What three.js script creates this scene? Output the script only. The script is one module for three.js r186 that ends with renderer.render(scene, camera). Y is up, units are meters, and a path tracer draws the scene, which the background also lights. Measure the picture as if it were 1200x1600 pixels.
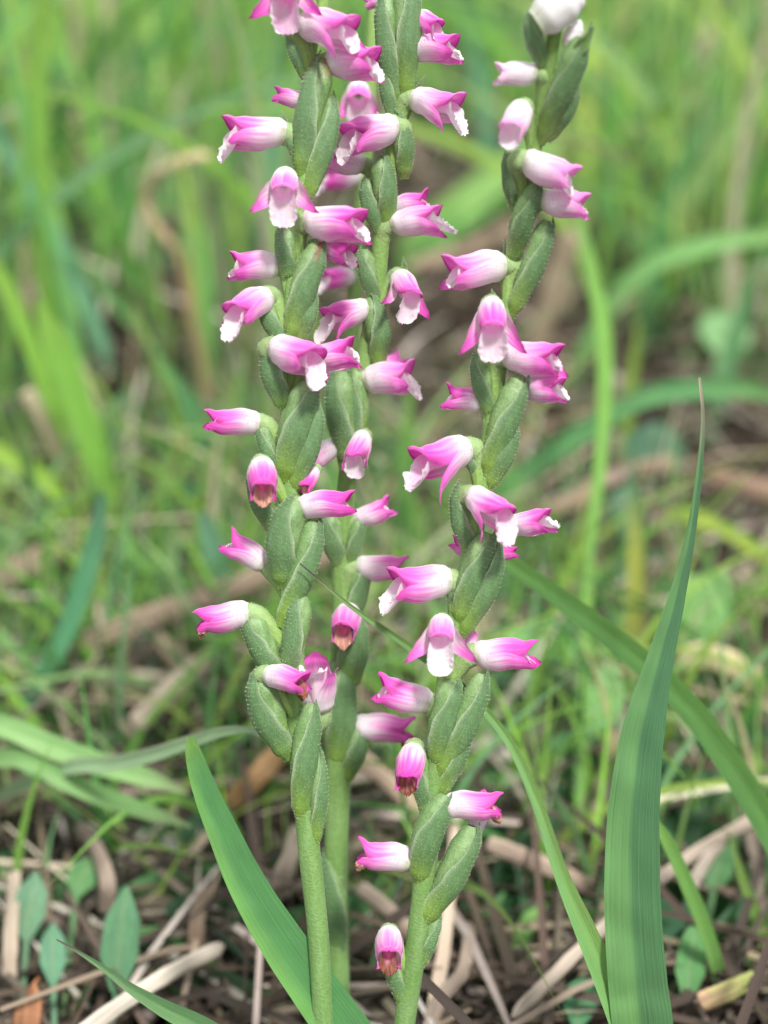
import * as THREE from 'three';
import { ImprovedNoise } from 'three/addons/math/ImprovedNoise.js';
import { mergeGeometries } from 'three/addons/utils/BufferGeometryUtils.js';

// ---------------------------------------------------------------- camera, sky, sun, exposure
const FOV = 37, FOCUS = 0.13, PITCH = THREE.MathUtils.degToRad(30), CAM_H = 0.131;
const scene = new THREE.Scene();
const camera = new THREE.PerspectiveCamera(FOV, 768 / 1024, 0.01, 200);
camera.position.set(0, CAM_H, 0);
camera.lookAt(0, CAM_H - Math.sin(PITCH), -Math.cos(PITCH));
camera.focus = FOCUS;
camera.userData.fStop = 16;                      // a 3.3 mm opening, as in a telephone's lens
camera.updateMatrixWorld(true);

const renderer = new THREE.WebGLRenderer({ antialias: true });
renderer.toneMapping = THREE.LinearToneMapping;
renderer.toneMappingExposure = 1.96;
renderer.shadowMap.enabled = true;
renderer.shadowMap.type = THREE.PCFSoftShadowMap;

{ // an overcast sky, brightest overhead
  const w = 128, h = 64, data = new Float32Array(w * h * 4);
  for (let j = 0; j < h; j++) for (let i = 0; i < w; i++) {
    const up = Math.sin(((j + 0.5) / h - 0.5) * Math.PI);
    const l = 0.74 * (up > 0 ? (1 + 2 * up) / 3 : 0.3), k = (j * w + i) * 4;
    data[k] = l * 0.98; data[k + 1] = l; data[k + 2] = l * 1.03; data[k + 3] = 1;
  }
  const sky = new THREE.DataTexture(data, w, h, THREE.RGBAFormat, THREE.FloatType);
  sky.mapping = THREE.EquirectangularReflectionMapping; sky.magFilter = THREE.LinearFilter; sky.needsUpdate = true;
  scene.background = sky; scene.environment = sky;
}
const sun = new THREE.DirectionalLight(new THREE.Color(1, 0.97, 0.92), 2.7);
sun.position.set(0.25, 1, 0.28);
sun.target.position.set(0, 0, -0.12);
sun.castShadow = true; sun.shadow.radius = 16;
sun.shadow.camera.left = sun.shadow.camera.bottom = -0.6; sun.shadow.camera.right = sun.shadow.camera.top = 0.6;
sun.shadow.camera.near = 0.1; sun.shadow.camera.far = 3; sun.shadow.mapSize.set(2048, 2048);
sun.name = 'sun';
scene.add(sun, sun.target);

// ---------------------------------------------------------------- helpers
let seed = 20240611;
const rnd = () => { seed = (seed + 0x6d2b79f5) | 0; let t = Math.imul(seed ^ (seed >>> 15), 1 | seed); t = (t + Math.imul(t ^ (t >>> 7), 61 | t)) ^ t; return ((t ^ (t >>> 14)) >>> 0) / 4294967296; };
const rr = (a, b) => a + (b - a) * rnd();
const noise = new ImprovedNoise(), N3 = (x, y, z) => noise.noise(x, y, z);
const clamp = THREE.MathUtils.clamp, lerp = THREE.MathUtils.lerp, sstep = THREE.MathUtils.smoothstep;
const V3 = (x, y, z) => new THREE.Vector3(x, y, z);
const mix3 = (a, b, t) => [lerp(a[0], b[0], t), lerp(a[1], b[1], t), lerp(a[2], b[2], t)];
const curve1 = (stops, u) => { // piecewise smooth value over [u, value] stops
  for (let i = 1; i < stops.length; i++) if (u <= stops[i][0]) { const [a, x] = stops[i - 1], [b, y] = stops[i]; const t = clamp((u - a) / (b - a), 0, 1); return lerp(x, y, t * t * (3 - 2 * t)); }
  return stops[stops.length - 1][1];
};
const curve3 = (stops, u) => { for (let i = 1; i < stops.length; i++) if (u <= stops[i][0]) return mix3(stops[i - 1][1], stops[i][1], clamp((u - stops[i - 1][0]) / (stops[i][0] - stops[i - 1][0]), 0, 1)); return stops[stops.length - 1][1]; };

// The photograph was measured in a grid 1200 wide and 1600 high; UNIT is one step of it in metres at the distance in focus.
const UNIT = (2 * FOCUS * Math.tan(THREE.MathUtils.degToRad(FOV / 2))) / 1600;
const RIGHT = V3(1, 0, 0), UP = V3(0, Math.cos(PITCH), -Math.sin(PITCH)), TOWARD = V3(0, Math.sin(PITCH), Math.cos(PITCH)), EYE = camera.position.clone();
const ray = (x, y) => RIGHT.clone().multiplyScalar((x - 600) * UNIT).addScaledVector(UP, -(y - 800) * UNIT).addScaledVector(TOWARD, -FOCUS);
const at = (x, y, t = 0) => EYE.clone().addScaledVector(ray(x, y), 1 - (t * UNIT) / FOCUS);     // t steps nearer than the plane in focus
const onGround = (x, y, h = 0) => { const d = ray(x, y); return EYE.clone().addScaledVector(d, (h - CAM_H) / d.y); };
const groundAhead = (y) => CAM_H / Math.tan(PITCH + Math.atan(((y - 800) * UNIT) / FOCUS));           // how far ahead the soil lies at a height of the grid
const onUpright = (x, y, z) => { const d = ray(x, y); return EYE.clone().addScaledVector(d, -z / d.z); }; // in the upright plane z metres ahead

const names = new Map();
const numbered = (n) => { const k = names.get(n) || 0; names.set(n, k + 1); return k ? n + '_' + String(k).padStart(3, '0') : n; };
function tag(o, label, category, group, kind) {
  if (label) o.userData.label = label;
  if (category) o.userData.category = category;
  if (group) o.userData.group = group;
  if (kind) o.userData.kind = kind;
  return o;
}
function mesh(name, geometry, material, parent) {
  const m = new THREE.Mesh(geometry, material); m.castShadow = m.receiveShadow = true; m.name = parent === scene ? numbered(name) : name; parent.add(m); return m;
}
function rooted(name, geometry, material, root) { // a mesh of its own whose origin is where it stands
  geometry.translate(-root.x, -root.y, -root.z);
  const m = mesh(name, geometry, material, scene); m.position.copy(root); return m;
}
/** a grid surface: f(u, v) -> { p: Vector3, c: [r,g,b], t: [s,t] } */
function surface(nu, nv, f, closedV = false) {
  const pos = [], col = [], uv = [], idx = [];
  for (let i = 0; i <= nu; i++) for (let j = 0; j <= nv; j++) {
    const q = f(i / nu, j / nv); pos.push(q.p.x, q.p.y, q.p.z); col.push(q.c[0], q.c[1], q.c[2]); uv.push(q.t[0], q.t[1]);
  }
  for (let i = 0; i < nu; i++) for (let j = 0; j < nv; j++) { const a = i * (nv + 1) + j, b = a + nv + 1; idx.push(a, b, a + 1, b, b + 1, a + 1); }
  const g = new THREE.BufferGeometry();
  g.setAttribute('position', new THREE.Float32BufferAttribute(pos, 3)); g.setAttribute('color', new THREE.Float32BufferAttribute(col, 3)); g.setAttribute('uv', new THREE.Float32BufferAttribute(uv, 2));
  g.setIndex(idx); g.computeVertexNormals();
  if (closedV) { const n = g.attributes.normal, v = V3(), w = V3(); for (let i = 0; i <= nu; i++) { const a = i * (nv + 1), b = a + nv; v.fromBufferAttribute(n, a).add(w.fromBufferAttribute(n, b)).normalize(); n.setXYZ(a, v.x, v.y, v.z); n.setXYZ(b, v.x, v.y, v.z); } }
  return g;
}

// ---------------------------------------------------------------- materials
function texture(size, f, srgb = false) {
  const data = new Uint8Array(size * size * 4);
  for (let j = 0; j < size; j++) for (let i = 0; i < size; i++) { const c = f(i / size, j / size), k = (j * size + i) * 4; for (let n = 0; n < 3; n++) data[k + n] = clamp(c[n] * 255, 0, 255); data[k + 3] = 255; }
  const t = new THREE.DataTexture(data, size, size); t.wrapS = t.wrapT = THREE.RepeatWrapping; t.magFilter = THREE.LinearFilter; t.minFilter = THREE.LinearMipmapLinearFilter; t.generateMipmaps = true; t.needsUpdate = true;
  if (srgb) t.colorSpace = THREE.SRGBColorSpace;
  return t;
}
// noise that tiles: four shifted copies blended
const tile = (u, v, fu, fv, z) => { const a = (x, y) => N3(x * fu + 31.7, y * fv + 11.3, z); return a(u, v) * (1 - u) * (1 - v) + a(u - 1, v) * u * (1 - v) + a(u, v - 1) * (1 - u) * v + a(u - 1, v - 1) * u * v; };
const grey = (x) => [x, x, x];
const wormAt = (u, v) => { const a = Math.abs(tile(u, v, 19, 19, 1.5)), b = tile(u, v, 6, 6, 4.2), c = tile(u, v, 60, 60, 7.7); return clamp(1 - a * 4.4, 0, 1) * (0.75 + 0.6 * b) + 0.35 * c; };
const fuzzMap = texture(512, (u, v) => { const w = wormAt(u, v); const k = 0.68 + 0.28 * clamp(w, 0, 1) + 0.2 * tile(u, v, 4, 4, 2.2); return [k, k, k]; });
const fuzzBump = texture(512, (u, v) => grey(0.5 + 0.45 * wormAt(u, v)));
const stemMap = texture(512, (u, v) => { const k = 0.84 + 0.16 * clamp(wormAt(u, v), 0, 1) + 0.14 * tile(u, v, 24, 3, 6.2); return [k, k, k]; });
const veinAt = (u, v) => 0.5 + 0.5 * tile(u, v, 24, 1.5, 8.3) + 0.42 * tile(u, v, 64, 3, 3.3) + 0.2 * tile(u, v, 130, 40, 5.3);
const veinMap = texture(512, (u, v) => { const k = 0.84 + 0.26 * (veinAt(u, v) - 0.5) + 0.16 * tile(u, v, 4, 5, 9.1); return [k, k * 0.99, k * 0.97]; });
const veinBump = texture(512, (u, v) => grey(veinAt(u, v) * 0.8));
const petalAt = (u, v) => 0.5 + 0.5 * tile(u, v, 26, 3, 1.2) + 0.3 * tile(u, v, 70, 60, 6.1);
const petalMap = texture(512, (u, v) => { const k = 0.97 + 0.2 * (petalAt(u, v) - 0.5), s = (tile(u, v, 44, 44, 8.8) > 0.36 ? 0.55 : 1) * (1 + 0.28 * Math.min(0, tile(u, v, 22, 2, 4.4))); return [Math.min(1, k), Math.min(1, (k - 0.05 * (1 - k)) * s), Math.min(1, k * (0.5 + 0.5 * s))]; });
const petalBump = texture(512, (u, v) => grey(petalAt(u, v)));
const strawMap = texture(512, (u, v) => { const k = 0.74 + 0.36 * tile(u, v, 40, 4, 2.7) + 0.3 * tile(u, v, 5, 9, 5.5); return [k, k * 0.97, k * 0.93]; });
const soilMap = texture(1024, (u, v) => { const k = 0.62 + 0.4 * tile(u, v, 7, 7, 1.1) + 0.35 * tile(u, v, 40, 40, 3.1) + 0.3 * tile(u, v, 120, 120, 5.1), g = clamp(0.5 + 1.6 * tile(u, v, 4, 4, 9.4), 0, 1); return [k * lerp(1, 0.75, g), k * lerp(0.8, 1.0, g), k * lerp(0.62, 0.45, g)]; });
const soilBump = texture(512, (u, v) => grey(0.5 + 0.5 * tile(u, v, 30, 30, 3.1) + 0.35 * tile(u, v, 100, 100, 5.1)));

const SIDE = THREE.DoubleSide;
const M = {
  petal: new THREE.MeshPhysicalMaterial({ name: 'petal', vertexColors: true, map: petalMap, bumpMap: petalBump, bumpScale: 0.00005, roughness: 0.96, transmission: 0.42, thickness: 0, side: SIDE }),
  withered: new THREE.MeshPhysicalMaterial({ name: 'withered', vertexColors: true, map: strawMap, roughness: 0.7, side: SIDE }),
  fuzzy: new THREE.MeshPhysicalMaterial({ name: 'fuzzy_green', vertexColors: true, map: fuzzMap, bumpMap: fuzzBump, bumpScale: 0.00003, roughness: 0.5, side: SIDE, sheen: 0.25, sheenRoughness: 0.6, sheenColor: new THREE.Color(0.75, 0.9, 0.75) }),
  stem: new THREE.MeshPhysicalMaterial({ name: 'stem_green', vertexColors: true, map: stemMap, bumpMap: fuzzBump, bumpScale: 0.00006, roughness: 0.75, side: SIDE, sheen: 0.4, sheenRoughness: 0.6, sheenColor: new THREE.Color(0.75, 0.9, 0.75) }),
  bract: new THREE.MeshPhysicalMaterial({ name: 'bract_green', vertexColors: true, map: fuzzMap, bumpMap: fuzzBump, bumpScale: 0.00004, roughness: 0.5, side: SIDE, sheen: 0.25, sheenRoughness: 0.6, sheenColor: new THREE.Color(0.75, 0.9, 0.75) }),
  hair: new THREE.MeshStandardMaterial({ name: 'hair_pale', color: new THREE.Color(0.62, 0.72, 0.5), roughness: 0.6 }),
  blade: new THREE.MeshPhysicalMaterial({ name: 'blade_green', vertexColors: true, map: veinMap, bumpMap: veinBump, bumpScale: 0.00008, roughness: 0.94, transmission: 0.3, thickness: 0, side: SIDE, clearcoat: 0.25, clearcoatRoughness: 0.5 }),
  leaf: new THREE.MeshPhysicalMaterial({ name: 'leaf_green', vertexColors: true, map: fuzzMap, roughness: 0.94, transmission: 0.25, thickness: 0, side: SIDE, clearcoat: 0.2, clearcoatRoughness: 0.5 }),
  straw: new THREE.MeshStandardMaterial({ name: 'straw', vertexColors: true, map: strawMap, bumpMap: strawMap, bumpScale: 0.0002, roughness: 0.8, side: SIDE }),
  soil: new THREE.MeshStandardMaterial({ name: 'soil', map: soilMap, bumpMap: soilBump, bumpScale: 0.003, roughness: 0.95, color: new THREE.Color(0.05, 0.038, 0.025) }),
  grass: new THREE.MeshPhysicalMaterial({ name: 'grass_green', roughness: 0.95, transmission: 0.3, thickness: 0, side: SIDE, clearcoat: 0.15, clearcoatRoughness: 0.5 }),
  litter: new THREE.MeshStandardMaterial({ name: 'litter', roughness: 0.85, side: SIDE }),
};
// ---------------------------------------------------------------- the ground, one sheet to the horizon
const groundY = (x, z) => 0.006 * N3(x * 9, 0.3, z * 9) + 0.003 * N3(x * 40, 5.3, z * 40) - 0.004;
{
  const n = 220, warp = (s) => Math.sign(s) * (0.9 * Math.abs(s) + 60 * Math.pow(Math.abs(s), 7));
  const g = surface(n, n, (a, b) => { const x = warp(b * 2 - 1), z = -0.3 + warp(a * 2 - 1), f = 1 - sstep(Math.hypot(x, z), 1.5, 6); return { p: V3(x, groundY(x, z) * f, z), c: [1, 1, 1], t: [x / 0.35, z / 0.35] }; });
  tag(mesh('ground', g, M.soil, scene), 'bare brown soil under the grass and straw', 'ground', null, 'structure');
}

// ---------------------------------------------------------------- litter, low leaves and grass that nobody could count
function ribbon(points, widths, o = {}) { // a leaf or straw along a curve: widths in metres at each point
  const c = new THREE.CatmullRomCurve3(points, false, 'centripetal'), nu = o.nu || 8 * points.length, nv = o.nv || 4, len = c.getLength();
  const wAt = (u) => { const k = u * (widths.length - 1), i = Math.min(widths.length - 2, Math.floor(k)); return lerp(widths[i], widths[i + 1], k - i); };
  const P = [], T = [], S = [], K = [];
  for (let i = 0; i <= nu; i++) {
    const u = i / nu, p = c.getPoint(u), t = c.getTangent(u), face = (o.face || EYE).clone().sub(p).normalize();
    const s = t.clone().cross(face).normalize().applyAxisAngle(t, (o.twist || 0) + (o.spin || 0) * u); P.push(p); T.push(t); S.push(s); K.push(t.clone().cross(s).normalize());
  }
  const fold = o.fold ?? 0.18, crease = o.crease ?? 0.5;
  return surface(nu, nv, (u, v) => {
    const i = Math.round(u * nu), w = wAt(u), x = v - crease, q = Math.abs(v - crease) / Math.max(crease, 1 - crease), wob = (o.wobble || 0) * w * N3(u * len * 260, v * 1.5, len * 900);
    const p = P[i].clone().addScaledVector(S[i], x * w + wob * 0.2).addScaledVector(K[i], -fold * w * q * (1 - 0.25 * q) + wob * (0.4 + v));
    return { p, c: o.color(u, v), t: [v, (u * len) / 0.03] };
  });
}
const plainBlade = (bend, tip) => { const pts = []; for (let i = 0; i <= 4; i++) { const u = i / 4; pts.push(V3(bend * u * u * (1 + tip * u), u - 0.25 * bend * u * u * u, 0)); } return ribbon(pts, [0.6, 1, 0.9, 0.55, 0.02].map((w) => w * 0.027), { nu: 10, nv: 2, face: V3(0, 0.5, 9), color: () => [1, 1, 1] }); };
function scatter(name, geometries, material, count, place, label, category) {
  const per = Math.ceil(count / geometries.length), d = new THREE.Object3D(), c = new THREE.Color();
  const group = new THREE.Group(); group.name = numbered(name); tag(group, label, category, null, 'stuff');
  for (const g of geometries) {
    const m = new THREE.InstancedMesh(g, material, per); m.name = name + '_mass'; m.userData.kind = 'stuff'; m.castShadow = m.receiveShadow = true;
    for (let i = 0; i < per; i++) { place(d, c); d.updateMatrix(); m.setMatrixAt(i, d.matrix); m.setColorAt(i, c); }
    group.add(m);
  }
  scene.add(group);
}
// where the view falls: x grows with z
const spot = (z0, z1, pow, wide) => { const z = z0 + (z1 - z0) * Math.pow(rnd(), pow), x = rr(-1, 1) * (z * wide + 0.03); return [x, z]; };
const patch = (x, z) => N3(x * 11 + 4, 2.2, z * 7) ;
const GREENS = [[0.22, 0.5, 0.07], [0.32, 0.6, 0.08], [0.13, 0.36, 0.09], [0.44, 0.64, 0.13], [0.21, 0.47, 0.19], [0.27, 0.52, 0.09], [0.07, 0.23, 0.045], [0.36, 0.55, 0.22]];
const DRY = [[0.17, 0.137, 0.097], [0.085, 0.064, 0.045], [0.24, 0.2, 0.15], [0.035, 0.025, 0.017], [0.09, 0.065, 0.043], [0.38, 0.33, 0.26], [0.045, 0.032, 0.022], [0.06, 0.043, 0.03]];
const pick = (a) => a[Math.floor(rnd() * a.length) % a.length];
const tint = (c, base, v) => { const k = rr(1 - v, 1 + v); c.setRGB(base[0] * k * rr(0.9, 1.1), base[1] * k, base[2] * k * rr(0.85, 1.15)); };

{ // straw lying in every direction
  const geos = [0.15, 0.35, -0.3, 0.05].map((b) => { const pts = []; for (let i = 0; i <= 3; i++) { const u = i / 3 - 0.5; pts.push(V3(u, 0.06 * Math.sin(u * 5 + b * 9), b * u * u)); } return ribbon(pts, [0.012, 0.018, 0.015, 0.005], { nu: 7, nv: 2, face: V3(0, 9, 0), fold: 0.5, color: () => [1, 1, 1] }); });
  scatter('straw_litter', geos, M.litter, 9500, (d, c) => {
    const [x, z] = spot(0.06, 1.3, 1.9, 0.55); d.position.set(x, groundY(x, -z) + rr(0.0005, 0.011), -z); d.rotation.set(rr(-0.35, 0.35), rr(0, 6.3), rr(-0.3, 0.3)); const s = rr(0.014, 0.07); d.scale.set(s, s * rr(0.5, 1.2), s * rr(0.6, 1.3)); tint(c, pick(DRY), 0.35);
  }, 'mat of thin dry straw scattered over the soil', 'straw litter');
  const crumb = ribbon([V3(-0.5, 0, 0), V3(0, 0.12, 0.05), V3(0.5, -0.02, 0)], [0.08, 0.5, 0.06], { nu: 5, nv: 3, face: V3(0, 9, 0), fold: 0.35, color: () => [1, 1, 1] });
  scatter('leaf_litter', [crumb], M.litter, 3600, (d, c) => {
    const [x, z] = spot(0.06, 1.2, 1.8, 0.55); d.position.set(x, groundY(x, -z) + rr(0.0005, 0.008), -z); d.rotation.set(rr(-0.8, 0.8), rr(0, 6.3), rr(-0.8, 0.8)); const s = rr(0.004, 0.014); d.scale.set(s, s, s * rr(0.6, 1)); tint(c, pick(DRY), 0.4);
  }, 'withered crumpled leaf bits between the straw', 'leaf litter');
  const small = ribbon([V3(0, 0, 0), V3(0.1, 0.35, 0), V3(0.35, 0.6, 0), V3(0.7, 0.68, 0)], [0.08, 0.3, 0.42, 0.05], { nu: 8, nv: 3, face: V3(0, 3, 9), fold: 0.12, color: () => [1, 1, 1] });
  scatter('low_green_leaves', [small], M.grass, 6000, (d, c) => {
    let x, z, k = 0; do { [x, z] = spot(0.12, 1.4, 1.5, 0.55); } while (patch(x, z) < -0.02 && k++ < 6);
    d.position.set(x, groundY(x, -z), -z); d.rotation.set(rr(-0.5, 0.5), rr(0, 6.3), rr(-0.5, 0.5)); const s = rr(0.006, 0.015); d.scale.set(s, s, s); tint(c, pick([[0.13, 0.33, 0.11], [0.08, 0.24, 0.1], [0.2, 0.4, 0.12], [0.06, 0.2, 0.08]]), 0.35);
  }, 'small round green leaves low among the straw', 'ground leaves');
  const blades = [plainBlade(0.2, 0.2), plainBlade(0.45, 0.3), plainBlade(0.85, 0.1), plainBlade(0.05, 0), plainBlade(0.3, -0.2)];
  const put = (z0, z1, pow, hMin, hMax) => (d, c) => {
    let x, z, k = 0; do { [x, z] = spot(z0, z1, pow, 0.62); } while (patch(x, z) < rr(-0.15, 0.16) && k++ < 6);
    d.position.set(x, groundY(x, -z) - 0.002, -z); d.rotation.set(rr(-0.22, 0.22), rr(0, 6.3), rr(-0.2, 0.2), 'YXZ'); const s = rr(hMin, hMax); d.scale.set(s, s, rr(0.5, 1.15) * Math.max(s, 0.05)); tint(c, rnd() < 0.13 ? pick([[0.5, 0.42, 0.28], [0.36, 0.28, 0.18], [0.6, 0.54, 0.38]]) : pick(GREENS), 0.3);
  };
  scatter('grass', blades, M.grass, 4300, put(0.24, 0.85, 0.85, 0.03, 0.11), 'thin green grass standing in the straw behind the orchids', 'grass');
  scatter('grass', blades, M.grass, 2400, put(0.128, 0.24, 0.8, 0.012, 0.042), 'short green grass sprouting through the nearest straw', 'grass');
  scatter('grass', blades, M.grass, 15000, put(0.75, 4, 1.3, 0.05, 0.17), 'far mass of green grass at the back of the meadow', 'grass');
}
// ---------------------------------------------------------------- orchid spikes
const G_OVARY = [0.155, 0.29, 0.09], G_OVARY_PALE = [0.28, 0.43, 0.18], G_STEM = [0.22, 0.38, 0.045], G_BRACT = [0.125, 0.25, 0.095], G_EDGE = [0.42, 0.54, 0.32];
const WHITE = [0.9, 0.88, 0.885], CREAM = [0.72, 0.78, 0.6], PINK = [0.9, 0.19, 0.68], MAGENTA = [0.76, 0.03, 0.48], DEEP = [0.34, 0.006, 0.19], BROWN = [0.25, 0.085, 0.045], PEACH = [0.62, 0.34, 0.26];

/** A plump green body swept from base to tip, with twisted ridges. w in metres. */
function podCurve(base, tip, bend, out) {
  const side = RIGHT.clone().multiplyScalar(bend * UNIT).addScaledVector(TOWARD, (out || 0) * UNIT);
  const mid = base.clone().lerp(tip, 0.5).add(side), mid1 = base.clone().lerp(tip, 0.22).addScaledVector(side, 0.55), mid2 = base.clone().lerp(tip, 0.78).addScaledVector(side, 0.7);
  return new THREE.CatmullRomCurve3([base, mid1, mid, mid2, tip]);
}
function frameAt(curve, u) {
  const p = curve.getPoint(u), t = curve.getTangent(u), n = t.clone().cross(TOWARD).normalize(), b = n.clone().cross(t).normalize();
  return { p, t, n, b }; // n to the side in the view's plane, b towards the viewer
}
const podWidth = (u) => curve1([[0, 0.34], [0.16, 0.66], [0.5, 0.98], [0.76, 0.95], [0.92, 0.7], [1, 0.34]], u);
function podGeometry(curve, w, o, origin) {
  const id = rr(0, 50), twist = o.twist ?? rr(1.2, 2.2), nu = 26, nv = 28, len = curve.getLength(), F = []; for (let i = 0; i <= nu; i++) F.push(frameAt(curve, i / nu));
  return surface(nu, nv, (u, v) => {
    const f = F[Math.round(u * nu)], th = v * Math.PI * 2, k = th + twist * u * 2.2 + id, ridge = 1 - 0.075 * Math.pow(Math.abs(Math.sin(k * 1.5)), 6) + 0.02 * Math.cos(3 * k);
    const r = 0.5 * w * podWidth(u) * ridge * (1 + 0.05 * N3(Math.cos(th) + id, u * 3, Math.sin(th)));
    const p = f.p.clone().addScaledVector(f.n, Math.cos(th) * r).addScaledVector(f.b, Math.sin(th) * r * 0.74).sub(origin);
    const groove = Math.pow(Math.abs(Math.sin(k * 1.5)), 6);
    let c = mix3(G_STEM, G_OVARY, sstep(u + 0.2 * Math.cos(k), 0.05, 0.5)); c = mix3(c, G_OVARY_PALE, 0.55 * groove + 0.3 * (0.5 + N3(th * 1.3, u * 6, id))); if (o.brown) c = mix3(c, BROWN, sstep(u + 0.12 * N3(th * 2, u * 8, 2), 0.8, 0.98) * 0.9 * sstep(Math.cos(th), -0.6, 0.4));
    return { p, c, t: [v * w * Math.PI / 0.0045, u * len / 0.0045] };
  }, true);
}
/** The bract, a leaf-like sheath that clasps its ovary and ends in a point. */
function bractGeometry(curve, w, o, origin) {
  const nu = 26, nv = 14, id = rr(0, 90), az = o.side * rr(0.75, 1.15), spin = -o.side * rr(0.1, 0.5), over = o.over ?? 1.06, len = curve.getLength();
  const F = []; for (let i = 0; i <= nu; i++) F.push(frameAt(curve, Math.min(1, i / nu)));
  return surface(nu, nv, (u, v) => {
    const f = F[Math.round(u * nu)], half = curve1([[0, 2.7], [0.2, 2.35], [0.5, 1.55], [0.78, 0.85], [0.92, 0.4], [1, 0.03]], u), e = v * 2 - 1;
    const th = Math.PI / 2 + az + spin * (u - 0.5) + half * e, lift = 1.04 + 0.08 * Math.pow(Math.abs(e), 6) + (u > 0.9 ? (u - 0.9) * 1.2 : 0), r = 0.5 * w * Math.max(podWidth(u), u > 0.85 ? 0.42 : 0) * lift * (1 + 0.04 * N3(th * 2 + id, u * 4, 7));
    const p = f.p.clone().addScaledVector(f.n, Math.cos(th) * r).addScaledVector(f.b, Math.sin(th) * r * 0.74).addScaledVector(f.t, (over - 1) * len * sstep(u, 0.8, 1)).sub(origin);
    let c = mix3(G_STEM, G_BRACT, sstep(u - 0.15 * e, 0.0, 0.45)); const mid = Math.exp(-e * e * 40) + 0.6 * Math.exp(-Math.pow(Math.abs(e) - 0.5, 2) * 90);
    c = mix3(c, G_OVARY_PALE, 0.3 * mid * (1 - u)); c = mix3(c, G_EDGE, 0.9 * Math.pow(Math.abs(e), 9)); if (o.brown) c = mix3(c, BROWN, sstep(u + 0.1 * N3(v * 5, u * 6, id), 0.72, 0.9) * sstep(e, 0.0, 0.5));
    return { p, c, t: [v * w * 3 / 0.0045, u * len / 0.0045] };
  });
}
/** A round stem or neck with a radius (metres) at each point. */
function stemGeometry(points, radii, origin, base, tip, nv = 18) {
  const c = new THREE.CatmullRomCurve3(points, false, 'centripetal'), nu = points.length * 7, len = c.getLength(), id = rr(0, 9), F = []; for (let i = 0; i <= nu; i++) F.push(frameAt(c, i / nu));
  return surface(nu, nv, (u, v) => {
    const f = F[Math.round(u * nu)], k = u * (radii.length - 1), i = Math.min(radii.length - 2, Math.floor(k)), th = v * Math.PI * 2, r = lerp(radii[i], radii[i + 1], k - i) * (1 + 0.035 * Math.cos(th * 5 + u * 5) + 0.04 * N3(u * 20, Math.cos(th), id));
    return { p: f.p.clone().addScaledVector(f.n, Math.cos(th) * r).addScaledVector(f.b, Math.sin(th) * r).sub(origin), c: mix3(mix3(base, tip, u), G_EDGE, 0.12 + 0.12 * N3(th, u * 30, id)), t: [v, u * len / 0.006] };
  }, true);
}

// Petal colour along a flower: u 0 at the white throat, 1 at the tip; edge 0..1 towards a margin
function petalColour(u, edge, o, id, across = 0) {
  const k = clamp((u + 0.1 * N3(u * 4, edge * 3, id) + 0.26 * sstep(u, 0.05, 0.35) * N3(across * 8, u * 1.3, id + 3)) * o.strength, 0, 1.15);
  let c = curve3([[0, CREAM], [0.07, WHITE], [0.26, mix3(WHITE, PINK, 0.14)], [0.48, mix3(WHITE, PINK, 0.66)], [0.66, PINK], [0.86, mix3(PINK, MAGENTA, 0.65)], [1.15, MAGENTA]], k);
  if (o.tipBrown) c = mix3(c, BROWN, 0.8 * sstep(u + 0.08 * N3(across * 4, u * 6, id), 0.88, 1));
  if (edge > 0) c = mix3(c, DEEP, Math.min(1, edge * o.edge) * clamp(0.95 + 0.5 * N3(across * 6, u * 9, id + 7), 0, 1));
  return c;
}
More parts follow.
